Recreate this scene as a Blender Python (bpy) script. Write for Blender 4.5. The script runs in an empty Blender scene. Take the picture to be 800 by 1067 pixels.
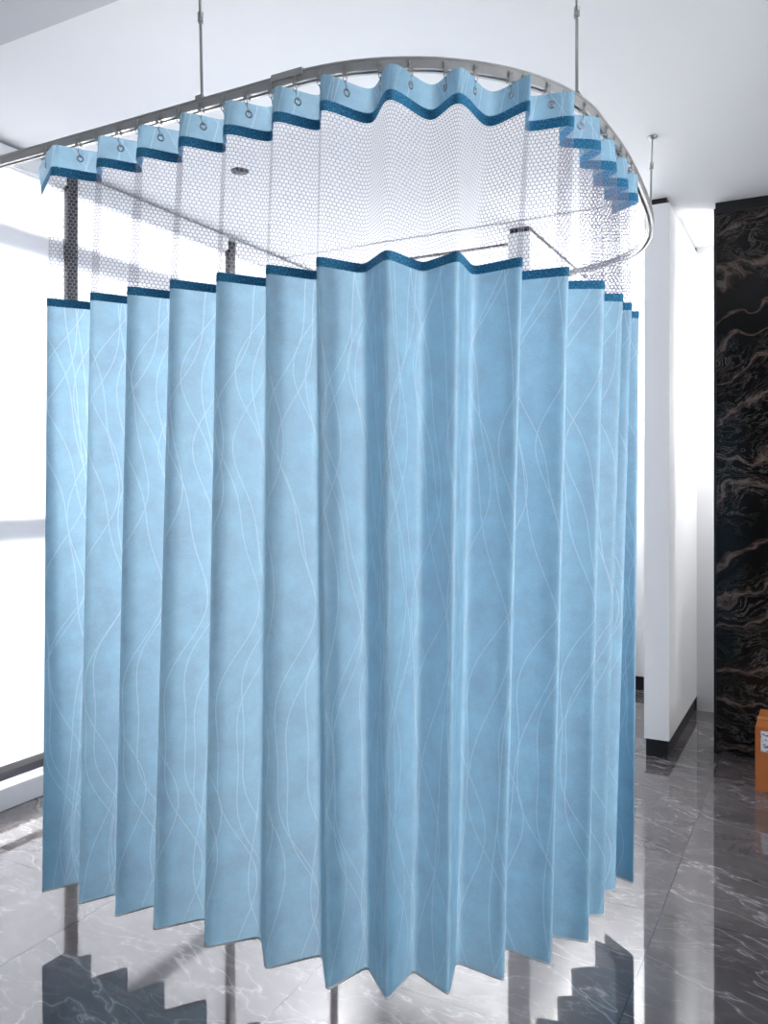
import bpy, bmesh, math, random
from mathutils import Vector, Matrix
random.seed(4)
C = bpy.context.scene.collection
SC = bpy.context.scene
PI = math.pi
# ------------------------------------------------------------------ helpers
def obj(name, bm, mat, parent=None, smooth=False):
    me = bpy.data.meshes.new(name); bm.to_mesh(me); bm.free()
    if smooth:
        for p in me.polygons: p.use_smooth = True
    me.materials.append(mat)
    o = bpy.data.objects.new(name, me); C.objects.link(o)
    if parent: o.parent = parent
    return o
def empty(name, loc=(0,0,0), rz=0):
    o = bpy.data.objects.new(name, None); C.objects.link(o)
    o.location = loc; o.rotation_euler = (0,0,rz); o.empty_display_size = .05
    return o
def tag(o, label=None, cat=None, group=None, kind=None):
    if label: o['label'] = label
    if cat: o['category'] = cat
    if group: o['group'] = group
    if kind: o['kind'] = kind
    return o
def box(bm, x0, x1, y0, y1, z0, z1, bev=0):
    r = bmesh.ops.create_cube(bm, size=1)
    for v in r['verts']:
        v.co = Vector(((x0+x1)/2+v.co.x*(x1-x0), (y0+y1)/2+v.co.y*(y1-y0), (z0+z1)/2+v.co.z*(z1-z0)))
    if bev:
        es = list({e for v in r['verts'] for e in v.link_edges})
        bmesh.ops.bevel(bm, geom=es, offset=bev, segments=2, affect='EDGES')
def frames(pts, closed=False):
    n = len(pts); out = []
    for i in range(n):
        a = pts[(i-1) % n] if (closed or i) else pts[0]
        b = pts[(i+1) % n] if (closed or i < n-1) else pts[-1]
        out.append((Vector(b)-Vector(a)).normalized())
    return out
def tube(bm, pts, r, seg=8, closed=False, ref=Vector((0,0,1))):
    T = frames(pts, closed); rings = []
    for p, t in zip(pts, T):
        rf = ref if abs(t.dot(ref)) < .95 else Vector((1,0,0))
        a = t.cross(rf).normalized(); b = t.cross(a)
        rings.append([bm.verts.new(Vector(p)+r*(a*math.cos(2*PI*k/seg)+b*math.sin(2*PI*k/seg))) for k in range(seg)])
    n = len(rings)
    for i in range(n if closed else n-1):
        A, B = rings[i], rings[(i+1) % n]
        for k in range(seg): bm.faces.new((A[k], A[(k+1)%seg], B[(k+1)%seg], B[k]))
    if not closed:
        bm.faces.new(rings[0]); bm.faces.new(rings[-1][::-1])
def sweep(bm, path, prof, closed=True):
    """sweep profile [(across, z)] along path of (x,y) points"""
    n = len(path); rings = []
    for i in range(n):
        a = Vector(path[max(i-1,0)]); b = Vector(path[min(i+1,n-1)])
        t = (b-a).normalized(); nrm = Vector((-t.y, t.x))
        rings.append([bm.verts.new((path[i][0]+nrm.x*q, path[i][1]+nrm.y*q, z)) for q, z in prof])
    m = len(prof)
    for i in range(n-1):
        for k in range(m if closed else m-1):
            bm.faces.new((rings[i][k], rings[i][(k+1)%m], rings[i+1][(k+1)%m], rings[i+1][k]))
    if closed:
        bm.faces.new(rings[0][::-1]); bm.faces.new(rings[-1])
def lathe(bm, prof, seg=24, loc=(0,0,0)):
    rings = [[bm.verts.new((loc[0]+r*math.cos(2*PI*k/seg), loc[1]+r*math.sin(2*PI*k/seg), loc[2]+z)) for k in range(seg)] for r, z in prof]
    for A, B in zip(rings, rings[1:]):
        for k in range(seg): bm.faces.new((A[k], A[(k+1)%seg], B[(k+1)%seg], B[k]))
    bm.faces.new(rings[0][::-1]); bm.faces.new(rings[-1])
# ------------------------------------------------------------------ materials
def srgb(r, g, b):
    f = lambda c: (c/255/12.92) if c/255 <= .04045 else ((c/255+.055)/1.055)**2.4
    return (f(r), f(g), f(b), 1)
class M:
    def __init__(s, name):
        s.m = bpy.data.materials.new(name); s.m.use_nodes = True
        s.t = s.m.node_tree; s.t.nodes.clear()
        s.out = s.n('ShaderNodeOutputMaterial')
    def n(s, typ, **kw):
        nd = s.t.nodes.new(typ)
        for k, v in kw.items(): setattr(nd, k, v)
        return nd
    def l(s, a, b): s.t.links.new(a, b)
    def math(s, op, a, b=None, c=None, clamp=False):
        nd = s.n('ShaderNodeMath', operation=op, use_clamp=clamp)
        for i, v in enumerate((a, b, c)):
            if v is None: continue
            if isinstance(v, (int, float)): nd.inputs[i].default_value = v
            else: s.l(v, nd.inputs[i])
        return nd.outputs[0]
    def mix(s, f, a, b):
        nd = s.n('ShaderNodeMix', data_type='RGBA')
        for inp, v in ((nd.inputs[0], f), (nd.inputs[6], a), (nd.inputs[7], b)):
            if isinstance(v, (int, float)): inp.default_value = v
            elif isinstance(v, tuple): inp.default_value = v
            else: s.l(v, inp)
        return nd.outputs[2]
    def ramp(s, f, stops):
        nd = s.n('ShaderNodeValToRGB'); s.l(f, nd.inputs[0])
        while len(nd.color_ramp.elements) < len(stops): nd.color_ramp.elements.new(.5)
        for e, (p, c) in zip(nd.color_ramp.elements, stops):
            e.position = p; e.color = c if isinstance(c, tuple) else (c, c, c, 1)
        return nd.outputs[0]
    def noise(s, vec, scale, detail=4, rough=.5, dist=0):
        nd = s.n('ShaderNodeTexNoise'); s.l(vec, nd.inputs['Vector'])
        nd.inputs['Scale'].default_value = scale; nd.inputs['Detail'].default_value = detail
        nd.inputs['Roughness'].default_value = rough; nd.inputs['Distortion'].default_value = dist
        return nd
    def bsdf(s, col, rough=.5, metal=0, spec=.5, ior=1.5):
        nd = s.n('ShaderNodeBsdfPrincipled')
        if isinstance(col, tuple): nd.inputs['Base Color'].default_value = col
        else: s.l(col, nd.inputs['Base Color'])
        nd.inputs['Roughness'].default_value = rough; nd.inputs['Metallic'].default_value = metal
        nd.inputs['Specular IOR Level'].default_value = spec; nd.inputs['IOR'].default_value = ior
        s.l(nd.outputs[0], s.out.inputs[0]); return nd
    def mapping(s, vec, scale=(1,1,1), rot=(0,0,0), loc=(0,0,0)):
        nd = s.n('ShaderNodeMapping'); s.l(vec, nd.inputs[0])
        nd.inputs['Scale'].default_value = scale; nd.inputs['Rotation'].default_value = rot; nd.inputs['Location'].default_value = loc
        return nd.outputs[0]
def plain(name, col, rough=.5, metal=0, spec=.5, var=.04, scale=30):
    m = M(name); tc = m.n('ShaderNodeTexCoord')
    nz = m.noise(tc.outputs['Object'], scale, 3)
    f = m.math('MULTIPLY_ADD', nz.outputs[0], var*2, 1-var)
    hs = m.n('ShaderNodeHueSaturation'); hs.inputs['Color'].default_value = col; m.l(f, hs.inputs['Value'])
    m.bsdf(hs.outputs[0], rough, metal, spec); return m.m
PAINT = plain('white_paint', (.86,.865,.88,1), .55, spec=.3, var=.01, scale=3)
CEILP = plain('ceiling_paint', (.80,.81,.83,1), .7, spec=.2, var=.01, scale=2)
TAUPE = plain('taupe_paint', (.22,.21,.20,1), .7, spec=.2, var=.01, scale=2)  # dark tone so the added wall behind bounces less light
CEILSHADE = plain('soffit_paint', (.56,.57,.60,1), .7, spec=.2, var=.01, scale=2)  # copy of the ceiling paint, front ceiling's shade put into its grey
BLACK = plain('black_metal', (.008,.008,.01,1), .4)
FRAME = plain('dark_window_frame', (.03,.032,.04,1), .35)
ALU = plain('brushed_aluminium', (.58,.57,.56,1), .42, .35, var=.05)
ROD = plain('rod_steel', (.45,.45,.45,1), .3, .7)
STEEL = plain('polished_steel', (.6,.6,.62,1), .22, .95)
PLAST = plain('frosted_plastic', (.55,.53,.52,1), .4)
KRAFT = plain('kraft_cardboard', srgb(176,104,60), .8, spec=.1, var=.05, scale=14)
TAPE = plain('packing_tape', srgb(206,140,84), .3, var=.02)
STONE = plain('white_stone', (.8,.8,.82,1), .25, var=.04, scale=9)

def floor_mat():
    m = M('grey_marble_tile'); tc = m.n('ShaderNodeTexCoord'); P = tc.outputs['Object']
    sep = m.n('ShaderNodeSeparateXYZ'); m.l(P, sep.inputs[0])
    # tile cell index shifts the pattern tile by tile
    tx = m.math('DIVIDE', m.math('ADD', sep.outputs[0], .47), .82); ty = m.math('DIVIDE', m.math('ADD', sep.outputs[1], -2.785), .75)
    ix = m.math('FLOOR', tx); iy = m.math('FLOOR', ty)
    off = m.n('ShaderNodeCombineXYZ'); m.l(m.math('MULTIPLY', ix, 3.7), off.inputs[0]); m.l(m.math('MULTIPLY', iy, 2.3), off.inputs[1]); m.l(m.math('MULTIPLY', ix, 1.9), off.inputs[2])
    add = m.n('ShaderNodeVectorMath', operation='ADD'); m.l(P, add.inputs[0]); m.l(off.outputs[0], add.inputs[1])
    Q = add.outputs[0]
    wob = m.noise(Q, 2.2, 3, .5)
    sv = m.n('ShaderNodeVectorMath', operation='SCALE'); m.l(wob.outputs['Color'], sv.inputs[0]); sv.inputs['Scale'].default_value = .2
    W = m.n('ShaderNodeVectorMath', operation='ADD'); m.l(Q, W.inputs[0]); m.l(sv.outputs[0], W.inputs[1])
    base = m.ramp(m.noise(Q, 3.2, 8, .65, .6).outputs[0], [(.3,(.072,.063,.065,1)),(.55,(.112,.101,.104,1)),(.75,(.16,.148,.15,1))])
    def vein(scale, rot, w, seedloc):
        mp = m.mapping(m.mapping(W.outputs[0], (1,1,1), (0,0,rot)), (scale*.3, scale*1.15, scale), (0,0,0), seedloc)
        nz = m.noise(mp, 1.0, 5, .55, .1)
        d = m.math('ABSOLUTE', m.math('SUBTRACT', nz.outputs[0], .5))
        return m.ramp(d, [(0,1.0),(w*.4,.25),(w*1.5,0.0)])
    v1 = vein(2.6, .35, .008, (0,0,0)); v2 = vein(4.2, -.25, .008, (5,3,1)); v3 = vein(8, .15, .014, (1,8,2))
    msk = m.ramp(m.noise(Q, 1.7, 3).outputs[0], [(.4,0.0),(.62,1.0)])
    vv = m.math('MAXIMUM', v1, m.math('MULTIPLY', v2, m.math('MULTIPLY', msk, .9)))
    vv = m.math('MAXIMUM', vv, m.math('MULTIPLY', v3, .3))
    col = m.mix(m.math('MULTIPLY', vv, .6), base, (.46,.44,.45,1))
    def seam(t, size):
        fr = m.math('FRACT', t); e = m.math('MINIMUM', fr, m.math('SUBTRACT', 1, fr))
        return m.math('LESS_THAN', m.math('MULTIPLY', e, size), .0016)
    sm = m.math('MAXIMUM', seam(tx,.82), seam(ty,.75))
    col = m.mix(sm, col, (.03,.03,.032,1))
    b = m.bsdf(col, .035, spec=.5, ior=2.0)
    bp = m.n('ShaderNodeBump'); bp.inputs['Strength'].default_value = .02; bp.inputs['Distance'].default_value = .004
    m.l(m.noise(P, 3, 2).outputs[0], bp.inputs['Height']); m.l(bp.outputs[0], b.inputs['Normal'])
    return m.m
FLOORM = floor_mat()

def marble_black():
    m = M('black_veined_marble'); tc = m.n('ShaderNodeTexCoord'); P = tc.outputs['Object']
    wob = m.noise(P, 1.4, 4, .55)
    sv = m.n('ShaderNodeVectorMath', operation='SCALE'); m.l(wob.outputs['Color'], sv.inputs[0]); sv.inputs['Scale'].default_value = .7
    W = m.n('ShaderNodeVectorMath', operation='ADD'); m.l(P, W.inputs[0]); m.l(sv.outputs[0], W.inputs[1])
    mp = m.mapping(W.outputs[0], (.6,1,2.2), (0,.45,0))
    wv = m.n('ShaderNodeTexWave', wave_type='BANDS', bands_direction='Z'); m.l(mp, wv.inputs[0])
    wv.inputs['Scale'].default_value = .8; wv.inputs['Distortion'].default_value = 8; wv.inputs['Detail'].default_value = 5; wv.inputs['Detail Scale'].default_value = 2.2; wv.inputs['Detail Roughness'].default_value = .65
    fine = m.noise(mp, 9, 6, .7, 1.2)
    d = m.math('ABSOLUTE', m.math('SUBTRACT', fine.outputs[0], .5))
    v = m.ramp(d, [(0,.8),(.012,.25),(.035,0.0)])
    base = m.ramp(wv.outputs['Fac'], [(0,(.004,.004,.004,1)),(.84,(.005,.005,.005,1)),(.93,(.026,.016,.013,1)),(.985,(.06,.040,.033,1)),(1,(.10,.08,.07,1))])
    brm = m.ramp(m.noise(P, 1.1, 3).outputs[0], [(.45,0.0),(.68,.55)])
    base = m.mix(m.math('MULTIPLY', brm, .35), base, (.05,.028,.018,1))
    sep = m.n('ShaderNodeSeparateXYZ'); m.l(P, sep.inputs[0])
    msk = m.ramp(m.noise(P, 2.1, 2).outputs[0], [(.42,.0),(.6,.8)])
    col = m.mix(m.math('MULTIPLY', v, msk), base, (.22,.19,.18,1))
    m.bsdf(col, .12, spec=.25); return m.m
MARB = marble_black()

def fabric(name, body=True):
    m = M(name); uv = m.n('ShaderNodeUVMap'); uv.uv_map = 'UVMap'; V = uv.outputs[0]
    sep = m.n('ShaderNodeSeparateXYZ'); m.l(V, sep.inputs[0]); S, T = sep.outputs[0], sep.outputs[1]
    cloud = m.noise(m.mapping(V, (1,1,1)), 11, 8, .75)
    grain = m.noise(V, 300, 2, .6)
    f = m.math('ADD', m.math('MULTIPLY', cloud.outputs[0], .6), m.math('MULTIPLY', grain.outputs[0], .4))
    base = m.ramp(f, [(.38, srgb(22,122,164)), (.62, srgb(78,172,206))])
    tot = None; rnd = random.Random(11)
    for j in range(9):
        A = rnd.uniform(.05,.10); lam = rnd.uniform(.85,1.5); ph = rnd.uniform(0,6.28); P = rnd.uniform(.30,.38); c = rnd.uniform(0,P)
        sn = m.math('SINE', m.math('MULTIPLY_ADD', T, 2*PI/lam, ph))
        sn = m.math('MULTIPLY_ADD', m.math('SINE', m.math('MULTIPLY_ADD', T, 2*PI/lam*2.37, ph*2)), .28, sn)
        q = m.math('ADD', m.math('MULTIPLY_ADD', sn, A, S), c)
        fr = m.math('FRACT', m.math('DIVIDE', q, P))
        d = m.math('ABSOLUTE', m.math('SUBTRACT', fr, .5))
        mr = m.n('ShaderNodeMapRange', interpolation_type='LINEAR'); m.l(d, mr.inputs[0])
        mr.inputs[1].default_value = .0009/P; mr.inputs[2].default_value = .0021/P; mr.inputs[3].default_value = 1; mr.inputs[4].default_value = 0
        tot = mr.outputs[0] if tot is None else m.math('MAXIMUM', tot, mr.outputs[0])
    col = m.mix(m.math('MULTIPLY', tot, .30), base, srgb(222,240,248))
    df = m.n('ShaderNodeBsdfDiffuse'); m.l(col, df.inputs[0])
    tr = m.n('ShaderNodeBsdfTranslucent'); m.l(m.mix(.36, col, (.90,.93,.94,1)), tr.inputs[0])
    mx = m.n('ShaderNodeMixShader'); mx.inputs[0].default_value = .55
    m.l(df.outputs[0], mx.inputs[1]); m.l(tr.outputs[0], mx.inputs[2])
    gl = m.n('ShaderNodeBsdfGlossy'); gl.inputs['Roughness'].default_value = .5; gl.inputs[0].default_value = (1,1,1,1)
    m2 = m.n('ShaderNodeMixShader'); m2.inputs[0].default_value = .10
    m.l(mx.outputs[0], m2.inputs[1]); m.l(gl.outputs[0], m2.inputs[2])
    m.l(m2.outputs[0], m.out.inputs[0]); return m.m
FAB = fabric('blue_jacquard')
def tape_mat():
    m = M('teal_woven_tape'); uv = m.n('ShaderNodeUVMap'); uv.uv_map = 'UVMap'
    vo = m.noise(uv.outputs[0], 200, 3, .7)
    col = m.ramp(vo.outputs[0], [(.38, srgb(32,116,164)), (.6, srgb(80,158,200)), (.70, srgb(170,215,235))])
    m.bsdf(col, .7, spec=.2); return m.m
TAPEB = tape_mat()
def mesh_mat():
    """hexagonal net, cut by UV"""
    m = M('white_hex_net'); uv = m.n('ShaderNodeUVMap'); uv.uv_map = 'UVMap'
    sep = m.n('ShaderNodeSeparateXYZ'); m.l(uv.outputs[0], sep.inputs[0])
    a = .0138
    x = m.math('DIVIDE', sep.outputs[0], a); y = m.math('DIVIDE', sep.outputs[1], a*.86)
    s3 = math.sqrt(3)
    def cell(ox, oy):
        gx = m.math('SUBTRACT', m.math('FRACT', m.math('ADD', x, ox)), .5)
        gy = m.math('MULTIPLY', m.math('SUBTRACT', m.math('FRACT', m.math('ADD', m.math('DIVIDE', y, s3), oy)), .5), s3)
        ax = m.math('ABSOLUTE', gx); ay = m.math('ABSOLUTE', gy)
        # hexagon distance: pointy top
        return m.math('MAXIMUM', ax, m.math('ADD', m.math('MULTIPLY', ax, .5), m.math('MULTIPLY', ay, s3/2)))
    d = m.math('MINIMUM', cell(0,0), cell(.5,.5))
    strand = m.math('GREATER_THAN', d, .434)
    df = m.n('ShaderNodeBsdfDiffuse'); df.inputs[0].default_value = (.28,.28,.34,1)
    tl = m.n('ShaderNodeBsdfTranslucent'); tl.inputs[0].default_value = (.28,.28,.34,1)
    ms = m.n('ShaderNodeMixShader'); ms.inputs[0].default_value = .25
    m.l(df.outputs[0], ms.inputs[1]); m.l(tl.outputs[0], ms.inputs[2])
    tp = m.n('ShaderNodeBsdfTransparent')
    mx = m.n('ShaderNodeMixShader'); m.l(strand, mx.inputs[0]); m.l(tp.outputs[0], mx.inputs[1]); m.l(ms.outputs[0], mx.inputs[2])
    m.l(mx.outputs[0], m.out.inputs[0]); return m.m
NET = mesh_mat()
def blind_mat():
    m = M('white_roller_blind_cloth')
    df = m.n('ShaderNodeBsdfDiffuse'); df.inputs[0].default_value = (.86,.86,.88,1)
    tl = m.n('ShaderNodeBsdfTranslucent'); tl.inputs[0].default_value = (.86,.87,.9,1)
    ms = m.n('ShaderNodeMixShader'); ms.inputs[0].default_value = .5
    m.l(df.outputs[0], ms.inputs[1]); m.l(tl.outputs[0], ms.inputs[2]); m.l(ms.outputs[0], m.out.inputs[0]); return m.m
BLIND = blind_mat()
def glass_mat():
    m = M('window_glass')
    tp = m.n('ShaderNodeBsdfTransparent'); gl = m.n('ShaderNodeBsdfGlossy'); gl.inputs['Roughness'].default_value = 0
    ms = m.n('ShaderNodeMixShader'); ms.inputs[0].default_value = .06
    m.l(tp.outputs[0], ms.inputs[1]); m.l(gl.outputs[0], ms.inputs[2]); m.l(ms.outputs[0], m.out.inputs[0]); return m.m
GLASS = glass_mat()
def label_mat():
    m = M('shipping_label'); tc = m.n('ShaderNodeTexCoord')
    n = m.noise(m.mapping(tc.outputs['Object'], (1,1,2.2)), 26, 3, .6)
    f = m.ramp(n.outputs[0], [(.56,0.0),(.60,1.0)])
    m.bsdf(m.mix(f, (.7,.7,.76,1), (.10,.10,.13,1)), .5); return m.m
LABEL = label_mat()
# ------------------------------------------------------------------ room (X right along the front rail, Y into the room)
CZ = 2.87; UL = -3.1
def st(name, bm, mat, parent=None):
    o = obj(name, bm, mat, parent)
    if parent is None: o['kind'] = 'structure'
    return o
b = bmesh.new(); box(b, UL-.15, 3.2, -3.2, 5.9, -.12, 0); st('floor', b, FLOORM)
b = bmesh.new(); box(b, UL-.15, 3.2, 1.80, 5.9, CZ, CZ+.15); st('ceiling', b, CEILP)
b = bmesh.new(); box(b, UL-.15, 3.2, -3.2, 1.80, CZ-.012, CZ+.15); st('ceiling', b, CEILSHADE)
# back wall
b = bmesh.new(); box(b, UL-.15, -.82, 5.77, 5.9, 0, CZ); st('wall_back', b, PAINT)
b = bmesh.new(); box(b, UL, -.82, 5.757, 5.77, 0, .09, .002); st('baseboard_back', b, BLACK)
# partition beside the curtain
b = bmesh.new(); box(b, -.82, -.696, 4.375, 5.77, .09, CZ-.03); st('wall_partition', b, PAINT)
b = bmesh.new(); box(b, -.812, -.704, 4.383, 5.77, 0, .09); st('baseboard_partition', b, BLACK)
b = bmesh.new(); box(b, -.812, -.71, 4.385, 5.76, CZ-.03, CZ); st('trim_1', b, BLACK)
b = bmesh.new(); box(b, -1.60, -1.47, 4.49, 5.77, 0, CZ-.03); st('wall_middle', b, PAINT)
b = bmesh.new(); box(b, -1.592, -1.478, 4.498, 5.76, CZ-.03, CZ); st('trim_2', b, BLACK)
b = bmesh.new(); box(b, -.696, 3.2, 5.4, 5.77, 0, CZ); st('wall_recess', b, PAINT)
b = bmesh.new(); box(b, -.5, 3.2, 4.583, 4.72, 0, CZ-.035); st('wall_marble', b, MARB)
b = bmesh.new(); box(b, -.5, 3.2, 4.593, 4.72, CZ-.035, CZ); box(b, -.506, 3.2, 4.577, 4.60, CZ-.06, CZ-.035); box(b, -.506,-.494,4.577,4.60,0,CZ-.06); st('trim_3', b, BLACK)
# left window wall: curb, dark mullions, transoms, glass
b = bmesh.new(); box(b, UL-.15, UL, 1.52, 5.77, 0, .095, .004); st('wall_left', b, STONE)
MULL = [1.52, 2.69, 3.86, 5.03]
for i, v in enumerate(MULL[:-1]):
    b = bmesh.new()
    y0, y1 = v, MULL[i+1]
    box(b, UL-.15, UL-.09, y0, y0+.03, .095, CZ); box(b, UL-.15, UL-.09, y1-.03, y1, .095, CZ)
    for z in (.095, CZ-.04): box(b, UL-.15, UL-.09, y0+.03, y1-.03, z, z+.04)
    for z in (1.22, 2.50): box(b, UL-.17, UL-.09, y0+.03, y1-.03, z, z+.07)
    w = st('window_%d' % (i+1), b, FRAME)
    b = bmesh.new(); box(b, UL-.128, UL-.122, y0+.03, y1-.03, .135, CZ-.04); obj('glass_pane', b, GLASS, w)
    b = bmesh.new(); box(b, UL-.02, UL+.012, y1-.028, y1+.028, .095, CZ-.03, .002); obj('mullion_cover', b, BLACK, w)
b = bmesh.new(); box(b, UL-.15, UL, -3.2, 1.52, 0, CZ); st('wall_left', b, PAINT)  # unseen stretch, closed off so left-facing pleats stay dark
b = bmesh.new(); box(b, UL-.15, 3.35, -3.35, -3.2, 0, CZ); st('wall_behind', b, TAUPE)  # unseen wall added to shape the light on the curtain
b = bmesh.new(); box(b, 3.2,3.35,-3.2,4.58,0,.3); box(b,3.2,3.35,-3.2,4.58,2.7,CZ); box(b,3.2,3.35,4.4,4.58,.3,2.7); box(b,3.2,3.35,-3.2,-.6,.3,2.7); st('wall_right', b, PAINT)  # unseen wall with an opening, added to shape the side light
b = bmesh.new()
for v in (-.6,.65,1.9,3.15,4.36): box(b, 3.25,3.30,v,v+.04,.3,2.7)
st('window_5', b, FRAME)  # bars of the added opening, out of view
b = bmesh.new(); box(b, UL-.15, UL, 5.03, 5.77, .095, CZ); st('wall_left', b, PAINT)
# roller blinds, one per bay
names = [
         'white roller blind drawn down left of the curtain, glowing with daylight',
         'white roller blind behind the left net, between the two dark mullions',
         'white roller blind in the farthest window bay seen through the net']
for i, v in enumerate(MULL[:-1]):
    y0, y1 = v+.03, MULL[i+1]-.03
    r = empty('roller_blind', (UL-.02, (y0+y1)/2, .16)); hw = (y1-y0)/2
    tag(r, names[i], 'blind', 'roller blinds along the window wall')
    top = CZ-.04-.16
    b = bmesh.new(); box(b, -.0015, .0015, -hw, hw, .025, top-.03); obj('blind_cloth', b, BLIND, r)
    b = bmesh.new(); box(b, -.008, .008, -hw, hw, 0, .028, .003); obj('bottom_bar', b, ROD, r)
    b = bmesh.new(); box(b, -.03, .03, -hw, hw, top-.05, top+.03, .006); obj('cassette', b, PAINT, r)
# ceiling fittings
def downlight(x, y, label):
    r = empty('recessed_downlight', (x, y, CZ)); tag(r, label, 'ceiling light', 'round black ceiling fittings')
    b = bmesh.new(); lathe(b, [(.042,0),(.042,-.004),(.036,-.006),(.034,-.001)], 28); obj('rim', b, BLACK, r, True)
    b = bmesh.new(); lathe(b, [(.030,-.001),(.030,-.004),(.016,-.012),(.004,-.012)], 24); obj('baffle', b, FRAME, r, True)
def at(px, py, z):
    D = (z-1.4)*855/(505-py); X = (px-400)/855*D
    return (.8813*X-.4726*D, .4726*X+.8813*D)
p = at(250,178,CZ); downlight(p[0], p[1], 'round black ceiling downlight seen through the net, left of the curtain centre')
p = at(451,66,CZ); downlight(p[0], p[1], 'round black ceiling fitting peeking out just under the curved rail')
r = empty('linear_vent', (-2.0, 4.78, CZ)); tag(r, 'narrow black slot vent in the ceiling seen through the net', 'vent')
b = bmesh.new(); box(b, -.40,.40,-.022,.022,-.004,0); obj('frame', b, FRAME, r)
for k in range(8):
    b = bmesh.new(); box(b, -.39+k*.0985, -.31+k*.0985, -.014, .014, -.007, -.003); obj('slot', b, BLACK, r)
b = bmesh.new(); box(b, UL, -.82, 4.372, 4.380, CZ-.006, CZ); st('trim_4', b, CEILSHADE)
# ------------------------------------------------------------------ rail
def arc(cx, cy, r, a0, a1, n): return [(cx+r*math.cos(a0+(a1-a0)*i/n), cy+r*math.sin(a0+(a1-a0)*i/n)) for i in range(n+1)]
def spline(P, n):
    out = []
    for i in range(len(P)-1):
        p0, p1, p2, p3 = (Vector(P[max(i-1,0)]), Vector(P[i]), Vector(P[i+1]), Vector(P[min(i+2,len(P)-1)]))
        for k in range(n):
            t = k/n
            q = .5*((2*p1)+(p2-p0)*t+(2*p0-5*p1+4*p2-p3)*t*t+(3*p1-p0-3*p2+p3)*t**3)
            out.append((q.x, q.y))
    out.append(tuple(P[-1])); return out
path = [(-3.08+ i*(1.83/12), 1.83) for i in range(12)] + arc(-1.25, 2.48, .65, -PI/2, 0, 24) + spline([(-.6,2.48),(-.588,2.76),(-.598,3.1),(-.630,3.48),(-.69,3.75),(-.80,3.96),(-1.0,4.12),(-1.3,4.2),(-1.8,4.21),(-2.6,4.21),(-3.08,4.21)], 6)[1:]
RB, RT = 2.473, 2.501
rail = empty('curtain_rail', (-1.25, 1.83, RB))
tag(rail, 'grey aluminium curtain rail bending round in a curve under the ceiling', 'curtain rail')
def rel(o, parent): o.location = -parent.location; return o
b = bmesh.new()
sweep(b, path, [(-.014,RB),(-.014,RT),(.014,RT),(.014,RB),(.005,RB),(.005,RB+.004),(.011,RB+.004),(.011,RT-.003),(-.011,RT-.003),(-.011,RB+.004),(-.005,RB+.004),(-.005,RB)])
rel(obj('track', b, ALU, rail), rail)
b = bmesh.new(); sweep(b, path, [(-.0165,RT-.004),(-.0165,RT+.001),(.0165,RT+.001),(.0165,RT-.004)]); rel(obj('top_flange', b, ALU, rail), rail)
# splice sleeve
pa = at(279,84,2.52); 
sp = [(pa[0]+.04+i*.02, 1.83) for i in range(6)]
b = bmesh.new(); sweep(b, sp, [(-.019,RT-.012),(-.019,RT+.006),(.019,RT+.006),(.019,RT-.012)]); rel(obj('splice_plate', b, ALU, rail), rail)
def along(px, hints):   # point of the rail centreline seen nearest the wanted column
    best = None
    for i in range(len(path)-1):
        for t in [q_/24 for q_ in range(24)]:
            u = path[i][0]*(1-t)+path[i+1][0]*t; v = path[i][1]*(1-t)+path[i+1][1]*t
            X = .8813*u+.4726*v; D = -.4726*u+.8813*v
            e = abs(400+855*X/D-px)+ (0 if hints(u,v) else 1e3)
            if best is None or e < best[0]: best = (e,u,v)
    return best[1:]
for px, h, lab, top in ((210, lambda u,v: v<1.9, 'thin grey suspension rod holding the straight left part of the rail', (-.014,.006)),
                   (601, lambda u,v: v<2.6, 'thin grey suspension rod holding the rail at its front bend', (0,0)),
                   (679, lambda u,v: 2.8<v<4.0, 'thin grey suspension rod right of the curtain by the white partition', (.006,.01))):
    u, v = along(px, h)
    r = empty('suspension_rod', (u, v, RT)); tag(r, lab, 'ceiling rod', 'rods hanging the rail from the ceiling')
    H = CZ-RT; tx, ty = top
    b = bmesh.new(); tube(b, [(0,0,.006),(tx,ty,H)], .0045, 10); obj('rod', b, ROD, r, True)
    q = .62; b = bmesh.new(); tube(b, [(tx*q,ty*q,H*q),(tx*(q+.1),ty*(q+.1),H*(q+.06)+.008)], .0085, 10); obj('collar', b, ROD, r, True)
    b = bmesh.new(); box(b, -.012,.012,-.018,.018,-.002,.012,.002); obj('clamp', b, ROD, r)
    b = bmesh.new(); lathe(b, [(.02,0),(.022,-.004),(.008,-.012)], 20, (tx,ty,H)); obj('ceiling_cup', b, ROD, r, True)
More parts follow.
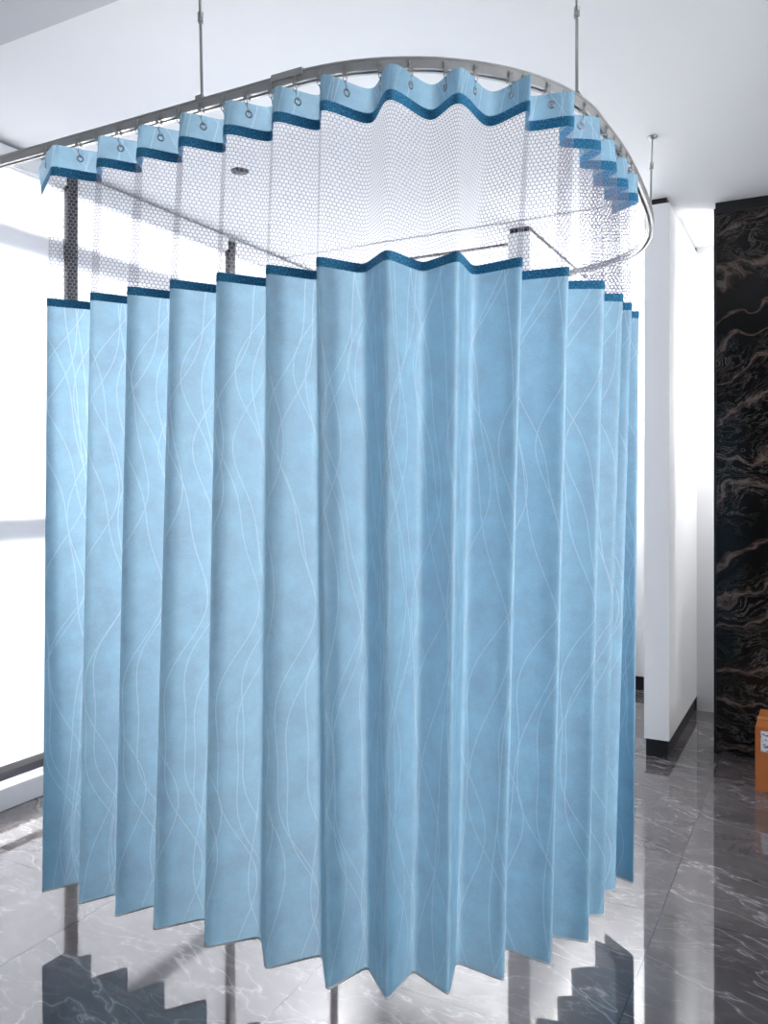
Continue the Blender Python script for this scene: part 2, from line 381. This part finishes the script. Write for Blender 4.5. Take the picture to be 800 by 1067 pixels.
# ------------------------------------------------------------------ curtain
def uv_line(px, v):     # point on the line Y = v seen in column px
    k = (px-400)/855
    u = (k*.8813-.4726)*v/(.8813+k*.4726)
    return (u, v)
head = [uv_line(x, 1.757) for x in (55,97,139,183,230,282,331)] + [(-.947,1.785),(-.800,1.89),(-.645,2.02),(-.565,2.175),(-.545,2.38),(-.54,2.56),(-.535,2.72),(-.534,2.87)]
band = [uv_line(x, 1.765) for x in (48,92,130,175,224,276,329)] + [(-.955,1.795),(-.805,1.895),(-.676,2.02),(-.594,2.171),(-.543,2.373),(-.531,2.567),(-.531,2.70),(-.538,2.847)]
hem  = [uv_line(x, 1.762) for x in (42,80,118,158,212,276,340)] + [(-.957,1.799),(-.828,1.89),(-.725,2.013),(-.634,2.138),(-.573,2.296),(-.570,2.466),(-.575,2.631),(-.531,2.70)]
def zig(N, depth, ends, fix={}):
    out = [ends[0]]
    for i, n in enumerate(N):
        out.append(n)
        if i < len(N)-1:
            m = N[i+1]; t = Vector((m[0]-n[0], m[1]-n[1])); L = t.length; t.normalize(); nr = Vector((-t.y, t.x))
            dd = math.sqrt(max(.165**2-(L/2)**2, .06**2)) * depth
            f = fix.get(i) or ((n[0]+m[0])/2+nr.x*dd, (n[1]+m[1])/2+nr.y*dd)
            out.append(f)
    out.append(ends[1]); return out
ZH = zig(head, 1.0, [(-2.32,1.875), (-.665,2.96)], {6:(-1.071,1.945), 7:(-.924,2.00), 8:(-.803,2.11)})
ZB = zig(band, .95, [(-2.20,1.86), (-.665,2.93)], {6:(-1.077,1.896), 7:(-.934,1.956), 8:(-.831,2.051)})
ZM = zig(hem, .95, [(-2.17,1.88), (-.655,2.80)], {6:(-1.068,1.90), 7:(-.955,1.942), 8:(-.87,2.03)})
NS = 14
def lerp2(a, b, t): return (a[0]*(1-t)+b[0]*t, a[1]*(1-t)+b[1]*t)
def section(z):
    if z >= 1.97: t = (z-1.97)/(2.457-1.97); poly = [lerp2(a,b_,t) for a,b_ in zip(ZB,ZH)]; sig = 1.7+1.7*t**1.3
    else: t = (1.97-z)/(1.97-.12); poly = [lerp2(a,b_,t) for a,b_ in zip(ZB,ZM)]; sig = 1.7-.5*t
    pts = []
    for i in range(len(poly)-1):
        for k in range(NS): pts.append(lerp2(poly[i], poly[i+1], k/NS))
    pts.append(poly[-1])
    # soften the creases
    R = int(sig*3)+1; w = [math.exp(-.5*(j/sig)**2) for j in range(-R,R+1)]; sw = sum(w)
    n = len(pts); out = []
    for i in range(n):
        x = y = 0
        r_ = min(R, i, n-1-i, max(1, abs(i-NS)) if i < NS*2 else R)
        ww = w[R-r_:R+r_+1]; s_ = sum(ww)
        for j, g in zip(range(-r_, r_+1), ww):
            x += pts[i+j][0]*g; y += pts[i+j][1]*g
        out.append((x/s_, y/s_))
    # slight belly of each panel
    return out
def sheet(name, zs, mat, parent, off=0, soft=True):
    bm = bmesh.new(); uvl = bm.loops.layers.uv.new('UVMap')
    rows = []
    for z in zs:
        s = section(z)
        if off:
            q = []
            for i in range(len(s)):
                a = Vector(s[max(i-1,0)]); c = Vector(s[min(i+1,len(s)-1)]); t = (c-a).normalized()
                q.append((s[i][0]+t.y*off, s[i][1]-t.x*off))
            s = q
        rows.append([bm.verts.new((p[0], p[1], z)) for p in s])
    PW = .165/NS
    for r in range(len(zs)-1):
        for i in range(len(rows[0])-1):
            f = bm.faces.new((rows[r][i], rows[r][i+1], rows[r+1][i+1], rows[r+1][i]))
            for lp, (ii, zz) in zip(f.loops, ((i,zs[r]),(i+1,zs[r]),(i+1,zs[r+1]),(i,zs[r+1]))):
                lp[uvl].uv = (ii*PW, zz)
    o = obj(name, bm, mat, parent, True); rel(o, parent); return o
cur = empty('privacy_curtain', (-1.25, 1.83, .12))
tag(cur, 'pleated light blue cubicle curtain with white net top hanging from the curved rail', 'curtain')
lin = lambda a, b_, n: [a+(b_-a)*i/n for i in range(n+1)]
TP, T1, T2, B1, B2, HM = 2.457, 2.390, 2.362, 1.985, 1.960, .12
sheet('header_panel', lin(TP, T1-.004, 5), FAB, cur)
tag(sheet('upper_tape', lin(T1, T2, 3), TAPEB, cur, .0012), 'dark teal woven tape under the header')
tag(sheet('net_panel', lin(T2+.004, B1-.004, 10), NET, cur), 'white hexagonal net')
tag(sheet('lower_tape', lin(B1, B2, 2), TAPEB, cur, .0012), 'dark teal woven tape between net and blue cloth')
sheet('curtain_body', lin(B2+.004, HM, 40), FAB, cur)
tag(sheet('bottom_hem', lin(HM+.003, HM-.003, 1), PAINT, cur, .001), 'thin white stitched edge')
# grommets + hooks
def nearest(u, v):
    best = None
    for i in range(len(path)-1):
        a = Vector(path[i]); c = Vector(path[i+1]); d = c-a; t = max(0, min(1, (Vector((u,v))-a).dot(d)/d.length_squared)); p_ = a+d*t
        e = (p_-Vector((u,v))).length
        if best is None or e < best[0]: best = (e, p_, math.atan2(d.y, d.x))
    return best[1], best[2]
GZ = 2.427
S = section(GZ)
def ring(bm, c, R, r, axis, seg=18, ss=8, sx=1, sy=1):
    """torus around axis through c"""
    ax = Vector(axis).normalized(); up = Vector((0,0,1)) if abs(ax.z) < .9 else Vector((1,0,0))
    e1 = ax.cross(up).normalized(); e2 = ax.cross(e1)
    pts = [Vector(c)+R*(sx*math.cos(2*PI*k/seg)*e1+sy*math.sin(2*PI*k/seg)*e2) for k in range(seg)]
    tube(bm, pts, r, ss, True, ax)
npan = len(ZH)-1
ords = ['leftmost','second','third','fourth','fifth','sixth','seventh','eighth','ninth','tenth','eleventh','twelfth','thirteenth','fourteenth','fifteenth','sixteenth','seventeenth','eighteenth','nineteenth','twentieth']
ords += ['twenty-first','twenty-second','twenty-third','twenty-fourth','twenty-fifth','twenty-sixth','twenty-seventh','twenty-eighth','twenty-ninth','thirtieth']
b = bmesh.new(); ring(b, (0,0,0), .0088, .0026, (0,1,0)); gm = bpy.data.meshes.new('grommet'); b.to_mesh(gm); b.free(); gm.materials.append(STEEL)
for p_ in gm.polygons: p_.use_smooth = True
proto = None; cnt = 0
def hook_proto():
    r = empty('curtain_hook')
    # glider tab
    b = bmesh.new(); box(b, -.006,.006,-.0015,.0015,-.028,.002,.001); ring(b,(0,-.0022,-.006),.0042,.0012,(0,1,0),12,6); obj('glider', b, PLAST, r)
    b = bmesh.new(); box(b, -.004,.004,.0,.020,-.024,-.019,.0008); box(b,-.0022,.0022,.0165,.0205,-.021,-.008); box(b,-.009,.009,.0145,.0225,-.009,-.005,.0008); obj('runner', b, PLAST, r)
    for k in range(1):
        b = bmesh.new(); ring(b, (0,0,-.0335), .0046, .0012, (0,1,0), 14, 6, 1, 1.5); obj('chain_link', b, STEEL, r, True)
    b = bmesh.new(); pts = [(0,0,-.038),(0,0,-.050),(0,-.003,-.056),(0,-.002,-.062),(0,.004,-.063),(0,.007,-.058),(0,.008,-.052)]
    tube(b, pts, .0013, 6, False, Vector((1,0,0))); obj('hook', b, STEEL, r, True)
    return r
for k in range(npan):
    c = S[int(k*NS+NS/2)]; a = S[int(k*NS+NS/2)-2]; d = S[int(k*NS+NS/2)+2]
    ang = math.atan2(d[1]-a[1], d[0]-a[0])
    g = bpy.data.objects.new('grommet', gm); C.objects.link(g); g.parent = cur
    g.location = Vector((c[0], c[1], GZ)) - cur.location; g.rotation_euler = (0,0,ang)
    if k == 0: tag(g, 'silver metal eyelet')
    pos, ta = nearest(*c)
    if proto is None: proto = h = hook_proto()
    else:
        h = proto.copy(); C.objects.link(h)
        for ch in proto.children:
            q = ch.copy(); C.objects.link(q); q.parent = h
    # the chain leans from the rail to the eyelet
    h.location = (pos.x+.0175*math.sin(ta), pos.y-.0175*math.cos(ta), RB+.016)
    h.rotation_euler = (0,0,ta)
    dv = (Matrix.Rotation(-ta, 4, 'Z') @ Vector((c[0]-h.location.x, c[1]-h.location.y, 0)))
    for ch in h.children:
        if ch.name.startswith(('hook','chain_link')):   # swing from the glider tip to the eyelet
            q = Vector((0,0,-1)).rotation_difference(Vector((dv.x, dv.y, GZ-(RB+.016)+.028+.006)).normalized())
            piv = Vector((0,0,-.028)); ch.rotation_mode = 'QUATERNION'; ch.rotation_quaternion = q; ch.location = piv - q @ piv
    tag(h, '%s glider and chain hook along the rail, counted from the left' % ords[k], 'curtain hook', 'chain hooks carrying the curtain')
# ------------------------------------------------------------------ carton
bx = empty('cardboard_box', (-.278+.2, 4.106+.17, 0)); tag(bx, 'orange brown cardboard carton standing against the black marble wall', 'box')
b = bmesh.new(); box(b, -.2,.2,-.17,.17,0,.292,.003); obj('carton', b, KRAFT, bx)
for s in (-1,1):
    b = bmesh.new(); box(b, -.199,.199, min(s*.001,s*.169), max(s*.001,s*.169), .291,.2945,.001); obj('flap', b, KRAFT, bx)
b = bmesh.new(); box(b, -.2005,.2005,-.022,.022,.294,.2952); box(b,-.2012,-.2,-.022,.022,.24,.2945); obj('packing_tape', b, TAPE, bx)
b = bmesh.new(); box(b, -.176,-.07,-.1715,-.1698,.185,.278); tag(obj('shipping_label', b, LABEL, bx), 'white shipping label with dark print')
# ------------------------------------------------------------------ camera and light
cam = bpy.data.cameras.new('camera'); co = bpy.data.objects.new('camera', cam); C.objects.link(co)
co.location = (0,0,1.4); co.rotation_euler = (PI/2, 0, math.radians(28.2))
cam.sensor_width = 36; cam.lens = 855/1067*36; cam.shift_y = -28.5/1067; cam.clip_start = .02
SC.camera = co
w = bpy.data.worlds.new('sky'); SC.world = w; w.use_nodes = True
w.node_tree.nodes['Background'].inputs[0].default_value = (.93,.96,1,1)
w.node_tree.nodes['Background'].inputs[1].default_value = 1.0
sun = bpy.data.lights.new('sun', 'SUN'); so = bpy.data.objects.new('sun', sun); C.objects.link(so)
sun.energy = 13; sun.angle = .35; sun.color = (1,.98,.95)
d = Vector((1, .15, -.55)).normalized(); so.rotation_euler = d.to_track_quat('-Z','Y').to_euler()
def hidden_fill(x, y, e, sx=.6, sy=.6, z=CZ-.03):  # added area fill, kept out of view, no fixture modelled
    l = bpy.data.lights.new('ceiling_panel', 'AREA'); l.shape = 'RECTANGLE'; l.size = sx; l.size_y = sy; l.energy = e
    o = bpy.data.objects.new('ceiling_panel', l); C.objects.link(o); o.location = (x,y,z)
def point_fill(x, y, z, e, r=.15):  # added point fill to brighten the back walls, no fixture modelled
    l = bpy.data.lights.new('lamp', 'POINT'); l.shadow_soft_size = r; l.energy = e
    o = bpy.data.objects.new('lamp', l); C.objects.link(o); o.location = (x,y,z)
l = bpy.data.lights.new('spotlight', 'SPOT'); l.spot_size = math.radians(125); l.spot_blend = 1; l.shadow_soft_size = .35; l.energy = 84  # added light hidden behind the curtain to make the cloth glow
o = bpy.data.objects.new('spotlight', l); C.objects.link(o); o.location = (-3.0,2.95,1.65); o.rotation_euler = Vector((.85,-.45,-.06)).to_track_quat('-Z','Y').to_euler()
point_fill(-1.2, 5.3, 2.2, 16); point_fill(.0, 5.05, 2.0, 20)
hidden_fill(-2.6, 4.9, 22, .3, .3); hidden_fill(-1.9, 5.4, 6, .3, .3)
l = bpy.data.lights.new('window_daylight', 'AREA'); l.shape = 'RECTANGLE'; l.size = 5.5; l.size_y = 2.4; l.energy = 16; l.color = (.96,.98,1)  # added fill in the made-up right-hand opening
o = bpy.data.objects.new('window_daylight', l); C.objects.link(o); o.location = (3.24,1.9,1.55); o.rotation_euler = (0,PI/2,0); l.size, l.size_y = 2.3, 4.9
SC.cycles.transparent_max_bounces = 24
vs = SC.view_settings; vs.view_transform = 'Standard'; vs.look = 'None'; vs.gamma = 1; vs.use_curve_mapping = False; vs.exposure = 1.15
